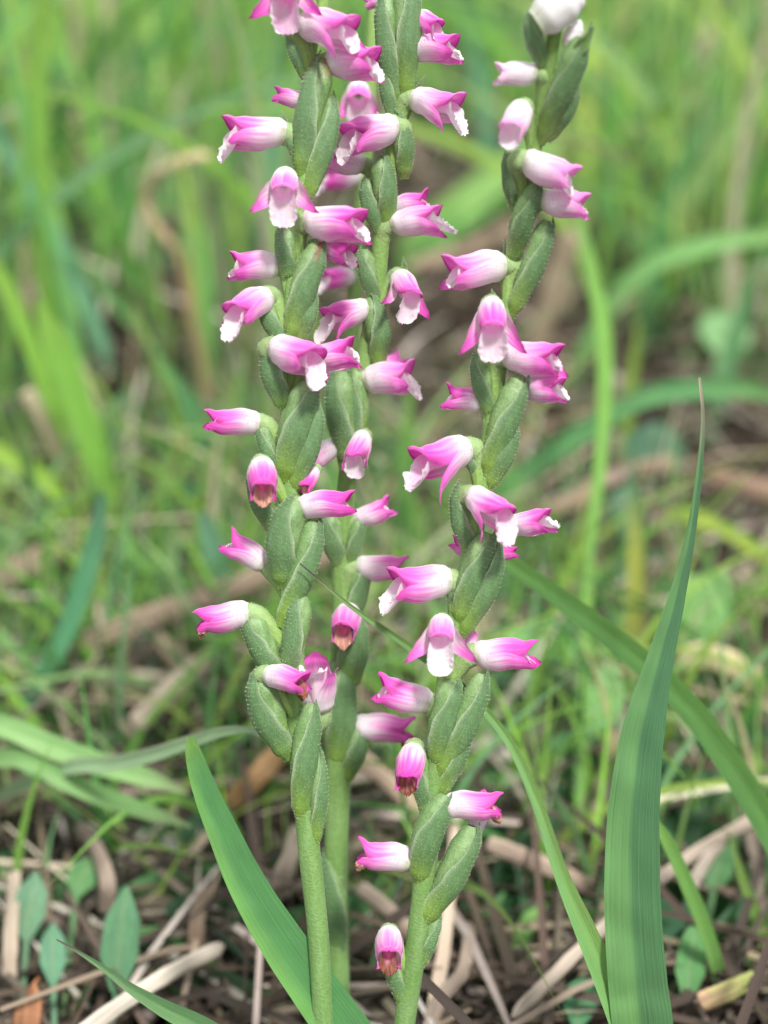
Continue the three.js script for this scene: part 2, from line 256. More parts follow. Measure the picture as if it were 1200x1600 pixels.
/** One flower in its own axes: x from throat to tip, y dorsal, z to the side; length 1, scaled by L. */
function makeFlower(spike, origin, b, e, o) {
  const F = new THREE.Group(); F.name = 'flower';
  const ax = e.clone().sub(b), L = ax.length(); ax.normalize();
  let up = UP.clone().applyAxisAngle(TOWARD, THREE.MathUtils.degToRad(o.roll || 0)); up.addScaledVector(ax, -up.dot(ax)).normalize();
  const sideV = ax.clone().cross(up);
  F.quaternion.setFromRotationMatrix(new THREE.Matrix4().makeBasis(ax, up, sideV)); F.position.copy(b).sub(origin); spike.add(F);
  if (o.label) F.userData.label = o.label;
  const id = rr(0, 99), R = 0.235 * (o.fat || 1), cy = (u) => -0.1 * u + 0.015 * Math.sin(u * 9 + id), S = (x, y, z) => V3(x * L, y * L, z * L), uvS = L / 0.006;
  const rad = (u) => R * curve1([[0, 0.78], [0.1, 0.97], [0.35, 1.08], [0.62, 1.0], [0.85, 0.8], [1, 0.55]], u), open = o.open ?? 1;
  const hoodTip = o.tipLift ?? rr(0.03, 0.15);
  // hood: the dorsal sepal and the petals grown together
  mesh('hood', surface(30, 34, (u, v) => {
    const q = v * 2 - 1, full = 1.95, ph = q * (u < 0.5 ? full : lerp(full, 0.2, Math.pow((u - 0.5) / 0.5, 3) )), s = sstep(u, 0.68, 1), r = rad(u) * (1 + 0.02 * N3(u * 5, q * 3, id));
    const edge = sstep(Math.abs(q), 0.64, 0.97) * sstep(u, 0.5, 0.76) + sstep(u, 0.955, 1) * 0.7;
    const flare = s * 0.16 * Math.abs(q) * open;
    return { p: S(u + 0.012 * N3(q * 4, id, 3), cy(u) + r * Math.cos(ph) + hoodTip * s * s * (1 - 0.4 * Math.abs(q)) + flare * 0.12, r * Math.sin(ph) * (1 + flare)), c: petalColour(u * (1 - 0.1 * Math.cos(ph)) + 0.04, clamp(edge, 0, 1), o, id, q), t: [v * 0.9 * uvS, u * uvS] };
  }), M.petal, F);
  // two lateral sepals along the flanks, their tips turned out
  for (const sd of [-1, 1]) {
    const sp = (sd < 0 ? o.splayL : o.splayR) ?? o.splay ?? 0.12, dr = (sd < 0 ? o.dropL : o.dropR) ?? o.drop ?? 0.06, ls = (o.sepal ?? 0.97) * rr(0.95, 1.05), jj = rr(0, 30);
    mesh('lateral_sepal', surface(24, 16, (u, v) => {
      const q = v * 2 - 1, half = curve1([[0, 0.85], [0.4, 0.9], [0.72, 0.74], [0.9, 0.5], [1, 0.1]], u), th = 2.28 + half * q * 0.95 - 0.15 * u, r = rad(Math.min(u, 0.8)) * 1.07, s = Math.max(0, u - 0.22) / 0.78, s2 = s * s;
      const y = cy(u) + r * Math.cos(th) - dr * s * (0.35 + 0.65 * s) + 0.03 * s2 * N3(u * 4, q, jj), z = sd * (r * Math.sin(th) + sp * s * (0.4 + 0.6 * s) + 0.035 * s * q);
      const edge = sstep(u, 0.88, 1) * 0.75 + 0.35 * sstep(Math.abs(q), 0.8, 1) * sstep(u, 0.55, 0.9);
      return { p: S(u * ls - 0.15 * sp * s2 - 0.25 * dr * s2, y, z), c: petalColour(u * 0.96 - 0.04, edge, o, jj, q), t: [v * 0.5 * uvS, u * uvS] };
    }), M.petal, F);
  }
  // the lip: a trough inside the tube that bends down with a crisped white margin
  const ll = o.lip ?? 0.5, bendDown = o.lipBend ?? 1.1, lw = (o.lipWide ?? 0.25);
  if (ll > 0.02) {
    const path = []; { let x = 0.05, y = cy(0.05) - 0.7 * R, a = -0.05; const total = 0.65 + ll, n = 40; for (let i = 0; i <= n; i++) { path.push([x, y, a]); const u = (i / n) * total; a = -0.08 - bendDown * sstep(u, 0.55, 0.8) + 0.25 * sstep(u, 0.8, total); x += (Math.cos(a) * total) / n; y += (Math.sin(a) * total) / n; } }
    const wit = o.withered, jag = rr(0, 40);
    mesh(wit ? 'withered_lip' : 'lip', surface(40, 24, (u, v) => {
      const [x, y, a] = path[Math.round(u * 40)], q = v * 2 - 1, along = u * (0.65 + ll), fr = sstep(along, 0.6, 0.8), frill = Math.pow(Math.abs(q), 3) * fr, tipRound = Math.sqrt(Math.max(0, 1 - Math.pow(Math.max(0, (u - 0.84) / 0.16), 2) * 0.75));
      const wide = lerp(0.7 * R, lw, fr) * tipRound * (1 + 0.15 * fr * N3(u * 30, sign(q) * 3, jag)) * (wit ? 0.75 : 1), trough = (1 - q * q) * lerp(0.55 * R, wit ? 0.1 : 0.035, fr), n1 = N3(u * 17, q * 6, jag) * 0.075 * frill + (u > 0.9 ? N3(q * 12, u * 12, jag) * 0.045 * (u - 0.9) * 10 : 0) + (wit ? 0.06 * fr * N3(u * 7, q * 3, jag + 4) : 0);
      const up2 = lerp(0.5 * R, (wit ? 0.02 : 0.15) * (1 - 0.75 * sstep(u, 0.75, 1)), fr) * q * q, nx = -Math.sin(a), ny = Math.cos(a), h = up2 - trough + n1 + lerp(0.55 * R, 0, fr);
      const ragged = u > 0.93 ? 0.05 * N3(q * 9, 4, jag) : 0;
      let c = wit ? mix3(mix3(PINK, PEACH, 0.6), o.brown ? BROWN : PEACH, sstep(u + 0.25 * N3(u * 6, q * 3, jag), 0.5, 0.85)) : mix3(mix3(WHITE, PINK, (o.lipPink ?? 0.22) * (1 - frill * 0.8) * (0.7 + 0.6 * N3(u * 3, q * 2, jag))), WHITE, frill * 0.6);
      return { p: S(x + nx * h + Math.cos(a) * ragged, y + ny * h + Math.sin(a) * ragged, q * wide), c, t: [v * 0.5 * uvS, u * uvS] };
    }), wit ? M.withered : M.petal, F);
  }
  return F;
}
const sign = Math.sign;
/** A closed bud: a white pointed body of overlapping sepals. */
function makeBud(spike, origin, b, e, o) {
  const F = new THREE.Group(); F.name = 'bud'; if (o.label) F.userData.label = o.label;
  const ax = e.clone().sub(b), L = ax.length(); ax.normalize(); const up = UP.clone().addScaledVector(ax, -UP.dot(ax)); if (up.lengthSq() < 0.02) up.copy(TOWARD); up.addScaledVector(ax, -up.dot(ax)).normalize();
  F.quaternion.setFromRotationMatrix(new THREE.Matrix4().makeBasis(ax, up, ax.clone().cross(up))); F.position.copy(b).sub(origin); spike.add(F);
  const R = 0.26 * (o.fat || 1), id = rr(0, 50);
  for (const [name, a0, a1, k] of [['dorsal_sepal', -1.3, 1.3, 1.03], ['lateral_sepal', 1.1, 3.25, 1], ['lateral_sepal', -3.25, -1.1, 1]])
    mesh(name, surface(22, 14, (u, v) => { const th = lerp(a0, a1, v), r = R * k * curve1([[0, 0.72], [0.25, 1], [0.6, 0.92], [0.85, 0.55], [1, 0.04]], u) * (1 + 0.03 * N3(u * 4, th, id)); return { p: V3(u * L, (0.04 * Math.sin(u * 3) - 0.08 * u + r * Math.cos(th)) * L, r * Math.sin(th) * L), c: mix3(mix3(CREAM, WHITE, sstep(u, 0, 0.3)), PINK, (o.blush || 0) * sstep(u, 0.35, 1)), t: [v * 0.6 * L / 0.006, u * L / 0.006] }; }), M.petal, F);
  return F;
}
const KIND = {
  open: { strength: 1, edge: 1, lip: 0.42, lipBend: 0.75, splay: 0.17, drop: 0.1, open: 1.3, fat: 1.05 },
  front: { strength: 1, edge: 1.3, lip: 0.46, lipBend: 1.15, splay: 0.42, drop: 0.18, lipWide: 0.23, fat: 1.0 },
  closed: { strength: 1.02, edge: 0.5, lip: 0.13, lipBend: 0.15, splay: 0.02, drop: 0.02, open: 0.3, fat: 0.95, lipPink: 0.6 },
  old: { strength: 1, edge: 0.5, lip: 0.24, lipBend: 0.5, splay: 0.03, drop: 0.03, open: 0.4, fat: 1, withered: true, brown: true },
  peach: { strength: 1, edge: 0.5, lip: 0.26, lipBend: 0.6, splay: 0.06, drop: 0.04, open: 0.6, fat: 1.1, withered: true },
  pale: { strength: 0.66, edge: 0.2, lip: 0.2, lipBend: 0.5, splay: 0.06, drop: 0.04, fat: 1.08, lipPink: 0.2 },
};
/** One spike. axis: [x, y, width] down to the lowest point seen; lean(y) gives its depth. */
function makeSpike(label, axis, lean, flowers, pods, tips) {
  const centre = axis.map(([x, y]) => at(x, y, lean(y))), last = centre[centre.length - 1], dir = last.clone().sub(centre[centre.length - 2]).normalize();
  dir.y = Math.min(dir.y, -0.9); const foot = last.clone().addScaledVector(dir.normalize(), (last.y + 0.003) / -dir.y), origin = foot.clone();
  const spike = new THREE.Group(); spike.name = numbered('orchid_spike'); spike.position.copy(origin); scene.add(spike); tag(spike, label, 'orchid');
  const radii = axis.map(([, y, w]) => 0.39 * w * UNIT * (1 - (lean(y) * UNIT) / FOCUS)); 
  mesh('stem', stemGeometry([...centre, foot], [...radii, radii[radii.length - 1]], origin, [0.19, 0.34, 0.055], [0.115, 0.25, 0.05]), M.stem, spike);
  const axisX = (y) => { for (let i = 1; i < axis.length; i++) if (y <= axis[i][1] || i === axis.length - 1) return lerp(axis[i - 1][0], axis[i][0], (y - axis[i - 1][1]) / (axis[i][1] - axis[i - 1][1])); };
  for (const [bx0, by0, tx, ty, w, o = {}] of pods) {
    const bx = bx0 + (bx0 - tx) * 0.06 + (axisX(by0) - bx0) * 0.35, by = by0 + (by0 - ty) * 0.07;
    o.side = Math.abs((bx + tx) / 2 - axisX((by + ty) / 2)) < 5 ? (rnd() < 0.5 ? -1 : 1) : (bx + tx) / 2 > axisX((by + ty) / 2) ? -1 : 1;
    const t = lean(by) + (o.t ?? 16), c = podCurve(at(bx, by, lean(by) + (o.t ?? 16) * 0.35), at(tx, ty, lean(ty) + (o.t ?? 16)), (o.bend || 0) * 0.7, o.out ?? 8), wm = 0.84 * w * UNIT * (1 - (t * UNIT) / FOCUS);
    mesh('ovary', podGeometry(c, wm * 0.96, o, origin), M.fuzzy, spike);
    if (!o.bare) mesh('bract', bractGeometry(c, wm, o, origin), M.bract, spike);
  }
  for (const [bx, by, tx, ty, w, t = 0] of tips || []) { // free pointed ends of bracts
    const A = at(bx, by, lean(by) + t), B = at(tx, ty, lean(ty) + t + 4), Mid = A.clone().lerp(B, 0.5).addScaledVector(TOWARD, 3 * UNIT).addScaledVector(RIGHT, (tx - bx) * 0.08 * UNIT), g = ribbon([A, Mid, B], [w * 0.7, w, w * 0.55, 0.5].map((k) => k * UNIT), { nu: 12, nv: 6, fold: 0.35, twist: rr(-0.4, 0.4), color: (u, v) => mix3(mix3(G_STEM, G_BRACT, u), G_EDGE, 0.6 * Math.pow(Math.abs(v * 2 - 1), 6)) });
    g.translate(-origin.x, -origin.y, -origin.z); mesh('bract', g, M.bract, spike);
  }
  for (const [kind, bx, by, ex, ey, t, tz, more = {}] of flowers) {
    const turn = kind === 'open' ? 20 : kind === 'closed' ? 8 : 0, tb = lean(by) + t, B = at(bx, by, tb), E = at(ex, ey, tb + tz + turn);
    if (kind === 'bud') { makeBud(spike, origin, B, E, more); continue; }
    const o = { ...KIND[kind], ...more }; o.strength *= rr(0.9, 1.18); o.tipBrown = rnd() < (kind === 'old' ? 0.7 : 0.15); o.fat = (o.fat || 1) * rr(0.93, 1.05); makeFlower(spike, origin, B, E, o);
    if (o.neck === 0) continue; // the swollen green neck that carries the flower
    const d = E.clone().sub(B), L = d.length(), R = 0.235 * (o.fat || 1) * L; d.normalize();
    const yr = Math.min(by + (o.neck ?? 75), axis[axis.length - 1][1]), root = at(axisX(yr), yr, lean(yr) + t * 0.25), cap = B.clone().addScaledVector(d, 0.05 * L), behind = B.clone().addScaledVector(d, -0.16 * L).addScaledVector(UP, -0.05 * L), mid = root.clone().lerp(behind, 0.6).addScaledVector(UP, 0.08 * L);
    mesh('ovary', stemGeometry([root, mid, behind, B, cap], [0.35 * R, 0.6 * R, 0.8 * R, 0.8 * R, 0.6 * R], origin, G_STEM, mix3(G_OVARY, CREAM, 0.25), 14), M.stem, spike);
  }
  { // short glandular hairs on the green parts
    const green = spike.children.filter((m) => m.isMesh && (m.name === 'ovary' || m.name === 'bract')), per = 380, hair = new THREE.InstancedMesh(hairShape, M.hair, per * green.length), d = new THREE.Object3D(), p = V3(), n = V3(), y = V3(0, 1, 0); let k = 0;
    for (const m of green) {
      m.geometry.computeBoundingBox(); const P = m.geometry.attributes.position, N = m.geometry.attributes.normal, mid = m.geometry.boundingBox.getCenter(V3());
      for (let i = 0; i < per; i++) {
        const j = Math.floor(rnd() * P.count); p.fromBufferAttribute(P, j); n.fromBufferAttribute(N, j); if (n.dot(p.clone().sub(mid)) < 0) n.negate();
        const j2 = Math.min(P.count - 1, j + 1); p.lerp(V3().fromBufferAttribute(P, j2), rnd() * 0.5); n.x += rr(-0.4, 0.4); n.y += rr(-0.4, 0.4); n.z += rr(-0.4, 0.4); n.normalize();
        d.position.copy(p); d.quaternion.setFromUnitVectors(y, n); const s = rr(0.00008, 0.0002); d.scale.set(0.000017, s, 0.000017); d.updateMatrix(); hair.setMatrixAt(k++, d.matrix);
      }
    }
    hair.name = 'hair'; hair.userData.kind = 'stuff'; spike.add(hair);
  }
  return spike;
}
const hairShape = new THREE.ConeGeometry(0.5, 1, 4, 1, true); hairShape.translate(0, 0.5, 0);
// [kind, base x, base y, tip x, tip y, depth of the base from the stem, depth of the tip from the base, options]
makeSpike('tallest-looking pink orchid spike, between the broad cut grass blade and the blurred spike behind it',
  [[507, -60, 26], [505, 5, 26], [484, 80, 30], [487, 150, 32], [480, 230, 34], [468, 330, 34], [458, 450, 34], [452, 560, 34], [452, 700, 38], [455, 830, 40], [455, 960, 44], [462, 1100, 46], [473, 1220, 46], [483, 1330, 44], [497, 1460, 42], [505, 1610, 40]],
  (y) => (800 - y) * 0.07,
  [
    ['front', 455, -40, 441, -6, 30, 75, { lipPink: 0.7 }],
    ['open', 476, 38, 562, 36, 30, 25, { splayR: 0.2, dropR: 0.42, lip: 0.3 }],
    ['open', 516, 98, 596, 86, 8, 15, { fat: 1.15, drop: 0.12, lip: 0.35, lipPink: 0.5 }],
    ['closed', 482, 158, 427, 141, -25, 0, {}],
    ['open', 443, 208, 346, 194, 5, 10, { drop: 0.12, lip: 0.46, lipBend: 1.0 }],
    ['front', 446, 277, 441, 300, 22, 80, { drop: 0.15 }],
    ['open', 482, 347, 576, 338, 16, 18, { lip: 0.3, lipBend: 0.5, drop: 0.1 }],
    ['open', 500, 384, 558, 392, -10, 10, { lip: 0.3, lipBend: 0.5 }],
    ['open', 435, 415, 356, 402, -6, -8, { drop: 0.15, lip: 0.25, lipBend: 0.4 }],
    ['open', 415, 464, 352, 484, 10, 42, { lip: 0.5, lipBend: 0.6, fat: 1.05, drop: 0.08, roll: 8 }],
    ['open', 432, 545, 506, 556, 22, 38, { lip: 0.42, lipBend: 0.95, drop: 0.06, roll: -12 }],
    ['open', 490, 563, 558, 534, 2, -6, { drop: 0.25, fat: 1.1, lip: 0.25, lipPink: 0.6 }],
    ['closed', 405, 660, 317, 647, 3, 6, {}],
    ['peach', 409, 727, 412, 764, 26, 70, {}],
    ['closed', 470, 790, 556, 773, 14, 8, { drop: 0.08, splay: 0.05 }],
    ['closed', 416, 882, 356, 830, -14, -8, { drop: 0.16, fat: 0.9 }],
    ['old', 388, 958, 300, 962, 6, 8, { brown: false }],
    ['old', 419, 1053, 484, 1060, 30, 40, { }],
    ['open', 497, 1106, 492, 1022, -14, 12, { splay: 0.22, drop: 0.12, fat: 1.15, lip: 0.2 }],
    ['old', 492, 735, 470, 762, -10, 30, { brown: false, strength: 1.15 }],
  ],
  [ // [base x, base y, tip x, tip y, width, options]
    [476, 122, 459, 38, 33, { t: 8, bend: -8 }],
    [470, 262, 508, 92, 56, { t: 20, bend: -6, brown: true, az: -0.5, spin: 0.9 }],
    [484, 305, 515, 152, 44, { t: 12, bend: 12, az: 0.6, spin: -0.8 }],
    [455, 248, 447, 196, 22, { t: 4 }],
    [452, 432, 449, 350, 42, { t: 12, bend: -6, az: -0.4 }],
    [466, 376, 478, 328, 20, { t: 20 }],
    [458, 522, 498, 378, 54, { t: 20, bend: -4, brown: true, az: -0.3, spin: 0.8 }],
    [472, 530, 480, 450, 38, { t: 10, bend: 10 }],
    [440, 540, 412, 456, 38, { t: 4, bend: -8 }],
    [442, 634, 434, 530, 52, { t: 14, bend: -14, az: -0.7 }],
    [442, 742, 486, 590, 62, { t: 22, bend: -6, az: -0.6, spin: 1 }],
    [458, 762, 487, 625, 48, { t: 12, bend: 14, az: 0.5, spin: 1.1 }],
    [430, 742, 408, 656, 34, { t: 4, bend: -4 }],
    [416, 828, 404, 730, 48, { t: 10, bend: -10 }],
    [438, 908, 466, 782, 64, { t: 22, bend: -16, az: -0.3, spin: 1.1 }],
    [434, 968, 490, 812, 52, { t: 14, bend: 12, az: 0.4, spin: 1 }],
    [442, 1054, 472, 930, 48, { t: 16, bend: 4 }],
    [420, 1056, 392, 955, 54, { t: 8, bend: -4 }],
    [442, 1176, 412, 1050, 66, { t: 20, bend: -18, az: -0.6, spin: 0.4 }],
    [468, 1270, 486, 1098, 52, { t: 22, bend: -4, az: 0.2, spin: 0.5, over: 1.04 }],
    [498, 1312, 494, 1172, 34, { t: 14, bend: 8, spin: 0.3 }],
  ],
  [[452, 200, 441, 174, 10, 6]]);

makeSpike('softly blurred pink orchid spike standing half behind another, between the two sharp spikes',
  [[632, -60, 28], [628, 0, 28], [622, 120, 32], [612, 250, 34], [598, 350, 34], [585, 480, 34], [562, 600, 34], [545, 720, 36], [535, 850, 40], [535, 1000, 46], [530, 1150, 50], [525, 1300, 46], [525, 1440, 44], [530, 1560, 42], [532, 1615, 42]],
  (y) => -25 - y * 0.17,
  [
    ['closed', 612, -12, 567, 4, -40, -20, { strength: 0.8 }],
    ['open', 648, 26, 693, 38, 0, 10, { fat: 1.1 }],
    ['open', 648, 76, 720, 62, 4, 8, { lip: 0.3, lipBend: 0.4, drop: 0.14, fat: 1.1 }],
    ['open', 648, 156, 726, 160, 14, 22, { splayR: 0.18, dropR: 0.4, lip: 0.5, lipBend: 0.8 }],
    ['open', 614, 200, 530, 203, 18, 25, { lip: 0.45, drop: 0.16, lipBend: 0.8 }],
    ['open', 568, 258, 503, 238, -14, -6, { fat: 1.1, drop: 0.14 }],
    ['open', 616, 322, 672, 306, -6, -6, { tipLift: 0.2, drop: 0.05, fat: 1.05 }],
    ['open', 614, 350, 693, 326, 6, 6, { lip: 0.5, lipBend: 0.6, drop: 0.22 }],
    ['front', 624, 433, 652, 464, 16, 62, { splay: 0.44, drop: 0.2, roll: -14 }],
    ['open', 570, 482, 500, 490, 14, 22, { lip: 0.55, lipBend: 0.75, splayL: 0.15, dropL: 0.3 }],
    ['open', 572, 592, 651, 576, 2, 4, { lip: 0.4, lipBend: 0.9, fat: 1.15, drop: 0.12 }],
    ['closed', 588, 582, 626, 552, -150, -20, { fat: 1.2 }],
    ['front', 567, 683, 549, 716, 16, 60, { splay: 0.14, drop: 0.1, lip: 0.42 }],
    ['closed', 558, 812, 612, 782, 0, 5, { tipLift: 0.16, drop: 0.1, fat: 1.1 }],
    ['old', 560, 886, 640, 880, 6, 8, { brown: false }],
    ['old', 545, 955, 533, 986, 20, 78, { fat: 1.1, brown: false }],
    ['old', 558, 1133, 650, 1132, 6, 10, {}],
    ['closed', 525, 694, 478, 722, 0, 0, { strength: 0.7, fat: 1.15 }],
  ],
  [
    [614, 158, 604, -12, 44, { t: 16, bend: -6, az: -0.4, spin: 0.8 }],
    [640, 145, 632, -35, 54, { t: 16, bend: 4, az: 0.3, spin: 0.8 }],
    [616, 195, 602, 92, 30, { t: 10, bend: -4 }],
    [642, 272, 614, 180, 42, { t: 16, bend: 10 }],
    [612, 350, 592, 245, 46, { t: 18, bend: 2, az: 0.3 }],
    [594, 366, 575, 280, 36, { t: 10, bend: -8 }],
    [592, 474, 570, 390, 36, { t: 10, bend: -6 }],
    [600, 566, 574, 466, 48, { t: 14, bend: 12, az: 0.3 }],
    [545, 716, 534, 580, 56, { t: 14, bend: -10, az: -0.4 }],
    [552, 700, 556, 575, 44, { t: 4, bend: 8 }],
    [530, 885, 514, 800, 44, { t: 10, bend: -4 }],
    [548, 890, 562, 805, 32, { t: 6 }],
    [552, 972, 564, 880, 40, { t: 8, bend: 6 }],
    [550, 1070, 544, 958, 68, { t: 16, bend: 4, az: 0.4 }],
    [546, 1216, 560, 1126, 44, { t: 10, bend: 8 }],
    [530, 1190, 525, 1032, 64, { t: 14, bend: 6 }],
    [525, 1500, 512, 1335, 46, { t: 6, bend: 12, spin: 0.2 }],
  ],
  [[632, 425, 630, 402, 12, 10], [650, 140, 663, 118, 10, 8], [600, 190, 590, 175, 10, 8]]);

makeSpike('pink orchid spike with white buds at its top, nearest the wide blue-green grass blade',
  [[905, -70, 24], [882, 0, 26], [865, 60, 28], [850, 150, 32], [835, 230, 32], [815, 330, 32], [800, 420, 32], [790, 500, 32], [776, 600, 32], [760, 720, 34], [738, 850, 36], [716, 950, 38], [698, 1050, 38], [688, 1150, 40], [672, 1260, 42], [665, 1350, 46], [655, 1450, 46], [640, 1540, 44], [630, 1615, 42]],
  (y) => (900 - y) * 0.1 + (y < 400 ? (400 - y) * 0.35 : 0),
  [
    ['bud', 838, 38, 912, -14, 14, 10, { fat: 1.35, label: 'white unopened bud at the top' }],
    ['bud', 889, 74, 904, 30, 4, 6, { fat: 1.3, label: 'white bud tip peeping from its bract' }],
    ['pale', 838, 114, 772, 108, 0, 4, { strength: 0.4, label: 'nearly white half-open flower' }],
    ['pale', 816, 170, 790, 204, 14, 48, { lip: 0.34, strength: 0.55, lipBend: 0.6 }],
    ['pale', 822, 252, 906, 274, 22, 20, { strength: 0.66, lip: 0.3, fat: 1.12 }],
    ['closed', 848, 314, 923, 312, 14, 12, { lip: 0.24, drop: 0.1, fat: 1.08, strength: 0.72 }],
    ['open', 785, 414, 691, 416, 4, 8, { lip: 0.22, lipBend: 0.3, drop: 0.08 }],
    ['front', 768, 478, 771, 516, 28, 80, { splay: 0.4, lip: 0.44, drop: 0.26 }],
    ['open', 788, 556, 884, 549, 16, 12, { lip: 0.22, lipBend: 0.3, drop: 0.14, lipPink: 0.6, tipLift: 0.1 }],
    ['open', 815, 606, 888, 596, -6, 6, { lip: 0.3, lipBend: 0.5, drop: 0.16 }],
    ['closed', 753, 630, 694, 606, -4, -6, { drop: 0.25, fat: 1.1, tipLift: 0.12 }],
    ['open', 728, 702, 640, 718, 10, 26, { splayL: 0.2, dropL: 0.5, splayR: 0.05, lip: 0.45, lipBend: 0.55, lipPink: 0.5 }],
    ['open', 739, 776, 802, 803, 30, 44, { splayL: 0.24, splayR: 0.24, drop: 0.36, lip: 0.48, lipBend: 0.8, lipPink: 0.4, roll: -6 }],
    ['open', 800, 822, 864, 800, 6, 6, { fat: 1.1, lip: 0.35, lipBend: 0.4, drop: 0.18 }],
    ['closed', 745, 868, 704, 840, -26, -8, {}],
    ['closed', 770, 866, 810, 858, -8, 6, { fat: 1.1 }],
    ['open', 700, 908, 603, 903, 6, 10, { lip: 0.45, lipBend: 0.85, drop: 0.08 }],
    ['front', 690, 974, 688, 1004, 28, 84, { splay: 0.48, lip: 0.5, lipPink: 0.04, drop: 0.2 }],
    ['closed', 744, 1022, 842, 1010, 6, 8, { drop: 0.06, lip: 0.2 }],
    ['closed', 732, 1022, 738, 984, -20, -30, { strength: 0.8 }],
    ['closed', 668, 1098, 586, 1062, 6, 6, { drop: 0.1, fat: 1.02 }],
    ['old', 646, 1172, 632, 1220, 16, 72, { }],
    ['old', 697, 1258, 788, 1246, 18, 10, { brown: false, drop: 0.06 }],
    ['closed', 742, 1302, 742, 1226, -22, -8, { strength: 0.8, fat: 0.8 }],
    ['old', 640, 1342, 556, 1322, 4, 6, { brown: false, drop: 0.04 }],
    ['peach', 608, 1460, 608, 1496, 14, 80, { brown: true }],
  ],
  [
    [846, 104, 832, 20, 36, { t: 8, bend: -8 }],
    [852, 214, 908, 58, 52, { t: 18, bend: 2, az: 0.2, spin: 0.6, over: 1.16 }],
    [868, 214, 894, 132, 38, { t: 8, bend: 8 }],
    [800, 328, 797, 238, 31, { t: 10, bend: -6 }],
    [804, 404, 838, 288, 46, { t: 20, bend: -8, az: -0.2 }],
    [806, 484, 854, 345, 46, { t: 16, bend: 6, az: 0.3, spin: 0.9 }],
    [764, 645, 750, 552, 38, { t: 12, bend: -8 }],
    [766, 735, 814, 586, 56, { t: 22, bend: -4, az: -0.3, spin: 1 }],
    [768, 758, 796, 655, 44, { t: 12, bend: 10, az: 0.4 }],
    [740, 746, 728, 696, 26, { t: 4 }],
    [742, 864, 724, 758, 44, { t: 14, bend: -14, az: -0.5 }],
    [722, 966, 762, 832, 54, { t: 22, bend: -6, az: -0.3, spin: 0.9 }],
    [728, 986, 772, 850, 50, { t: 14, bend: 14, az: 0.4, spin: 0.9 }],
    [704, 950, 702, 892, 22, { t: 6 }],
    [688, 1190, 708, 1062, 56, { t: 18, bend: -8, az: -0.3, spin: 0.9 }],
    [690, 1206, 752, 1052, 52, { t: 20, bend: 10, az: 0.3, spin: 1 }],
    [692, 1240, 726, 1120, 40, { t: 8, bend: 10 }],
    [662, 1268, 652, 1172, 36, { t: 8, bend: -2 }],
    [656, 1370, 696, 1242, 58, { t: 24, bend: -16, az: -0.4, spin: 0.9 }],
    [668, 1434, 736, 1290, 58, { t: 20, bend: 10, az: 0.3, spin: 1 }],
    [626, 1566, 607, 1456, 34, { t: 8, bend: -6 }],
    [668, 1505, 684, 1430, 26, { t: 6 }],
  ],
  [[898, 84, 929, 40, 20, 26], [736, 705, 726, 682, 12, 4], [795, 405, 787, 375, 10, 6], [772, 470, 768, 452, 12, 4]]);

makeSpike('faint far blurred pink orchid spike, mostly hidden behind the other three',
  [[585, -60, 26], [582, 60, 28], [574, 200, 28], [562, 350, 28], [552, 500, 30], [545, 700, 30], [540, 900, 32], [536, 1100, 34], [532, 1300, 34], [532, 1615, 34]],
  (y) => -330 - y * 0.12,
  [
    ['front', 560, 140, 560, 158, 20, 80, { splay: 0.3 }],
    ['open', 560, 275, 496, 270, 0, 10, {}],
    ['open', 552, 432, 500, 428, 0, 10, { strength: 1.1 }],
    ['closed', 545, 590, 500, 584, 0, 10, { strength: 0.7 }],
  ], [], []);
// ---------------------------------------------------------------- grass blades one can tell apart
const BLUEGREEN = [0.06, 0.205, 0.075], GREEN = [0.16, 0.39, 0.08], BRIGHT = [0.26, 0.5, 0.06], TEAL = [0.14, 0.36, 0.2], LIME = [0.38, 0.53, 0.08], STRAW = [0.55, 0.46, 0.33], DULL = [0.075, 0.17, 0.05];
/** pts: [x, y, width, depth] in the measuring grid; continues below the frame to the ground. */
function footOf(P) { const a = P[P.length - 1], d = a.clone().sub(P[P.length - 2]).normalize(); d.y = Math.min(d.y, -0.75); d.normalize(); return a.clone().addScaledVector(d, (a.y + 0.003) / -d.y); }
function nearBlade(label, pts, color, o = {}) {
  const P = pts.map(([x, y, , t]) => at(x, y, t || 0)), W = pts.map(([, , w, t]) => w * UNIT * (1 - ((t || 0) * UNIT) / FOCUS));
  let root = P[P.length - 1]; if (o.toGround !== false) { root = footOf(P); P.push(root); W.push(W[W.length - 1] * 0.8); }
  return tag(rooted('grass_blade', ribbon(P, W, { nv: 8, nu: P.length * 9, ...o, color }), M.blade, root), label, 'grass blade', o.group);
}
/** A blade that stands in an upright plane z metres off, rooted in the soil. */
function farBlade(label, z, w, hue, pts, o = {}) {
  const base = hue.map((k) => Math.min(0.62, k * 1.5));
  z = Math.min(z, 0.965 * groundAhead(Math.min(1600, Math.max(...pts.map((p) => p[1])))));
  const P = pts.map(([x, y], i) => onUpright(x, y, z + (o.lean || 0) * (1 - i / (pts.length - 1)))), n = P.length;
  let root = P[n - 1]; if (!o.lying) { root = footOf(P); P.push(root); }
  const W = P.map((_, i) => (w / 1000) * (o.shape ? o.shape[Math.min(i, o.shape.length - 1)] : i === 0 ? 0.12 : i === 1 ? 0.8 : 1));
  const tipC = o.tip || mix3(base, LIME, 0.25);
  return tag(rooted('grass_blade', ribbon(P, W, { nv: 4, nu: P.length * 7, twist: o.twist ?? rr(-0.3, 0.3), fold: 0.15, color: (u) => mix3(tipC, base, sstep(u, 0.0, o.tipLen || 0.3)) }), M.blade, root), label, 'grass blade', o.group);
}
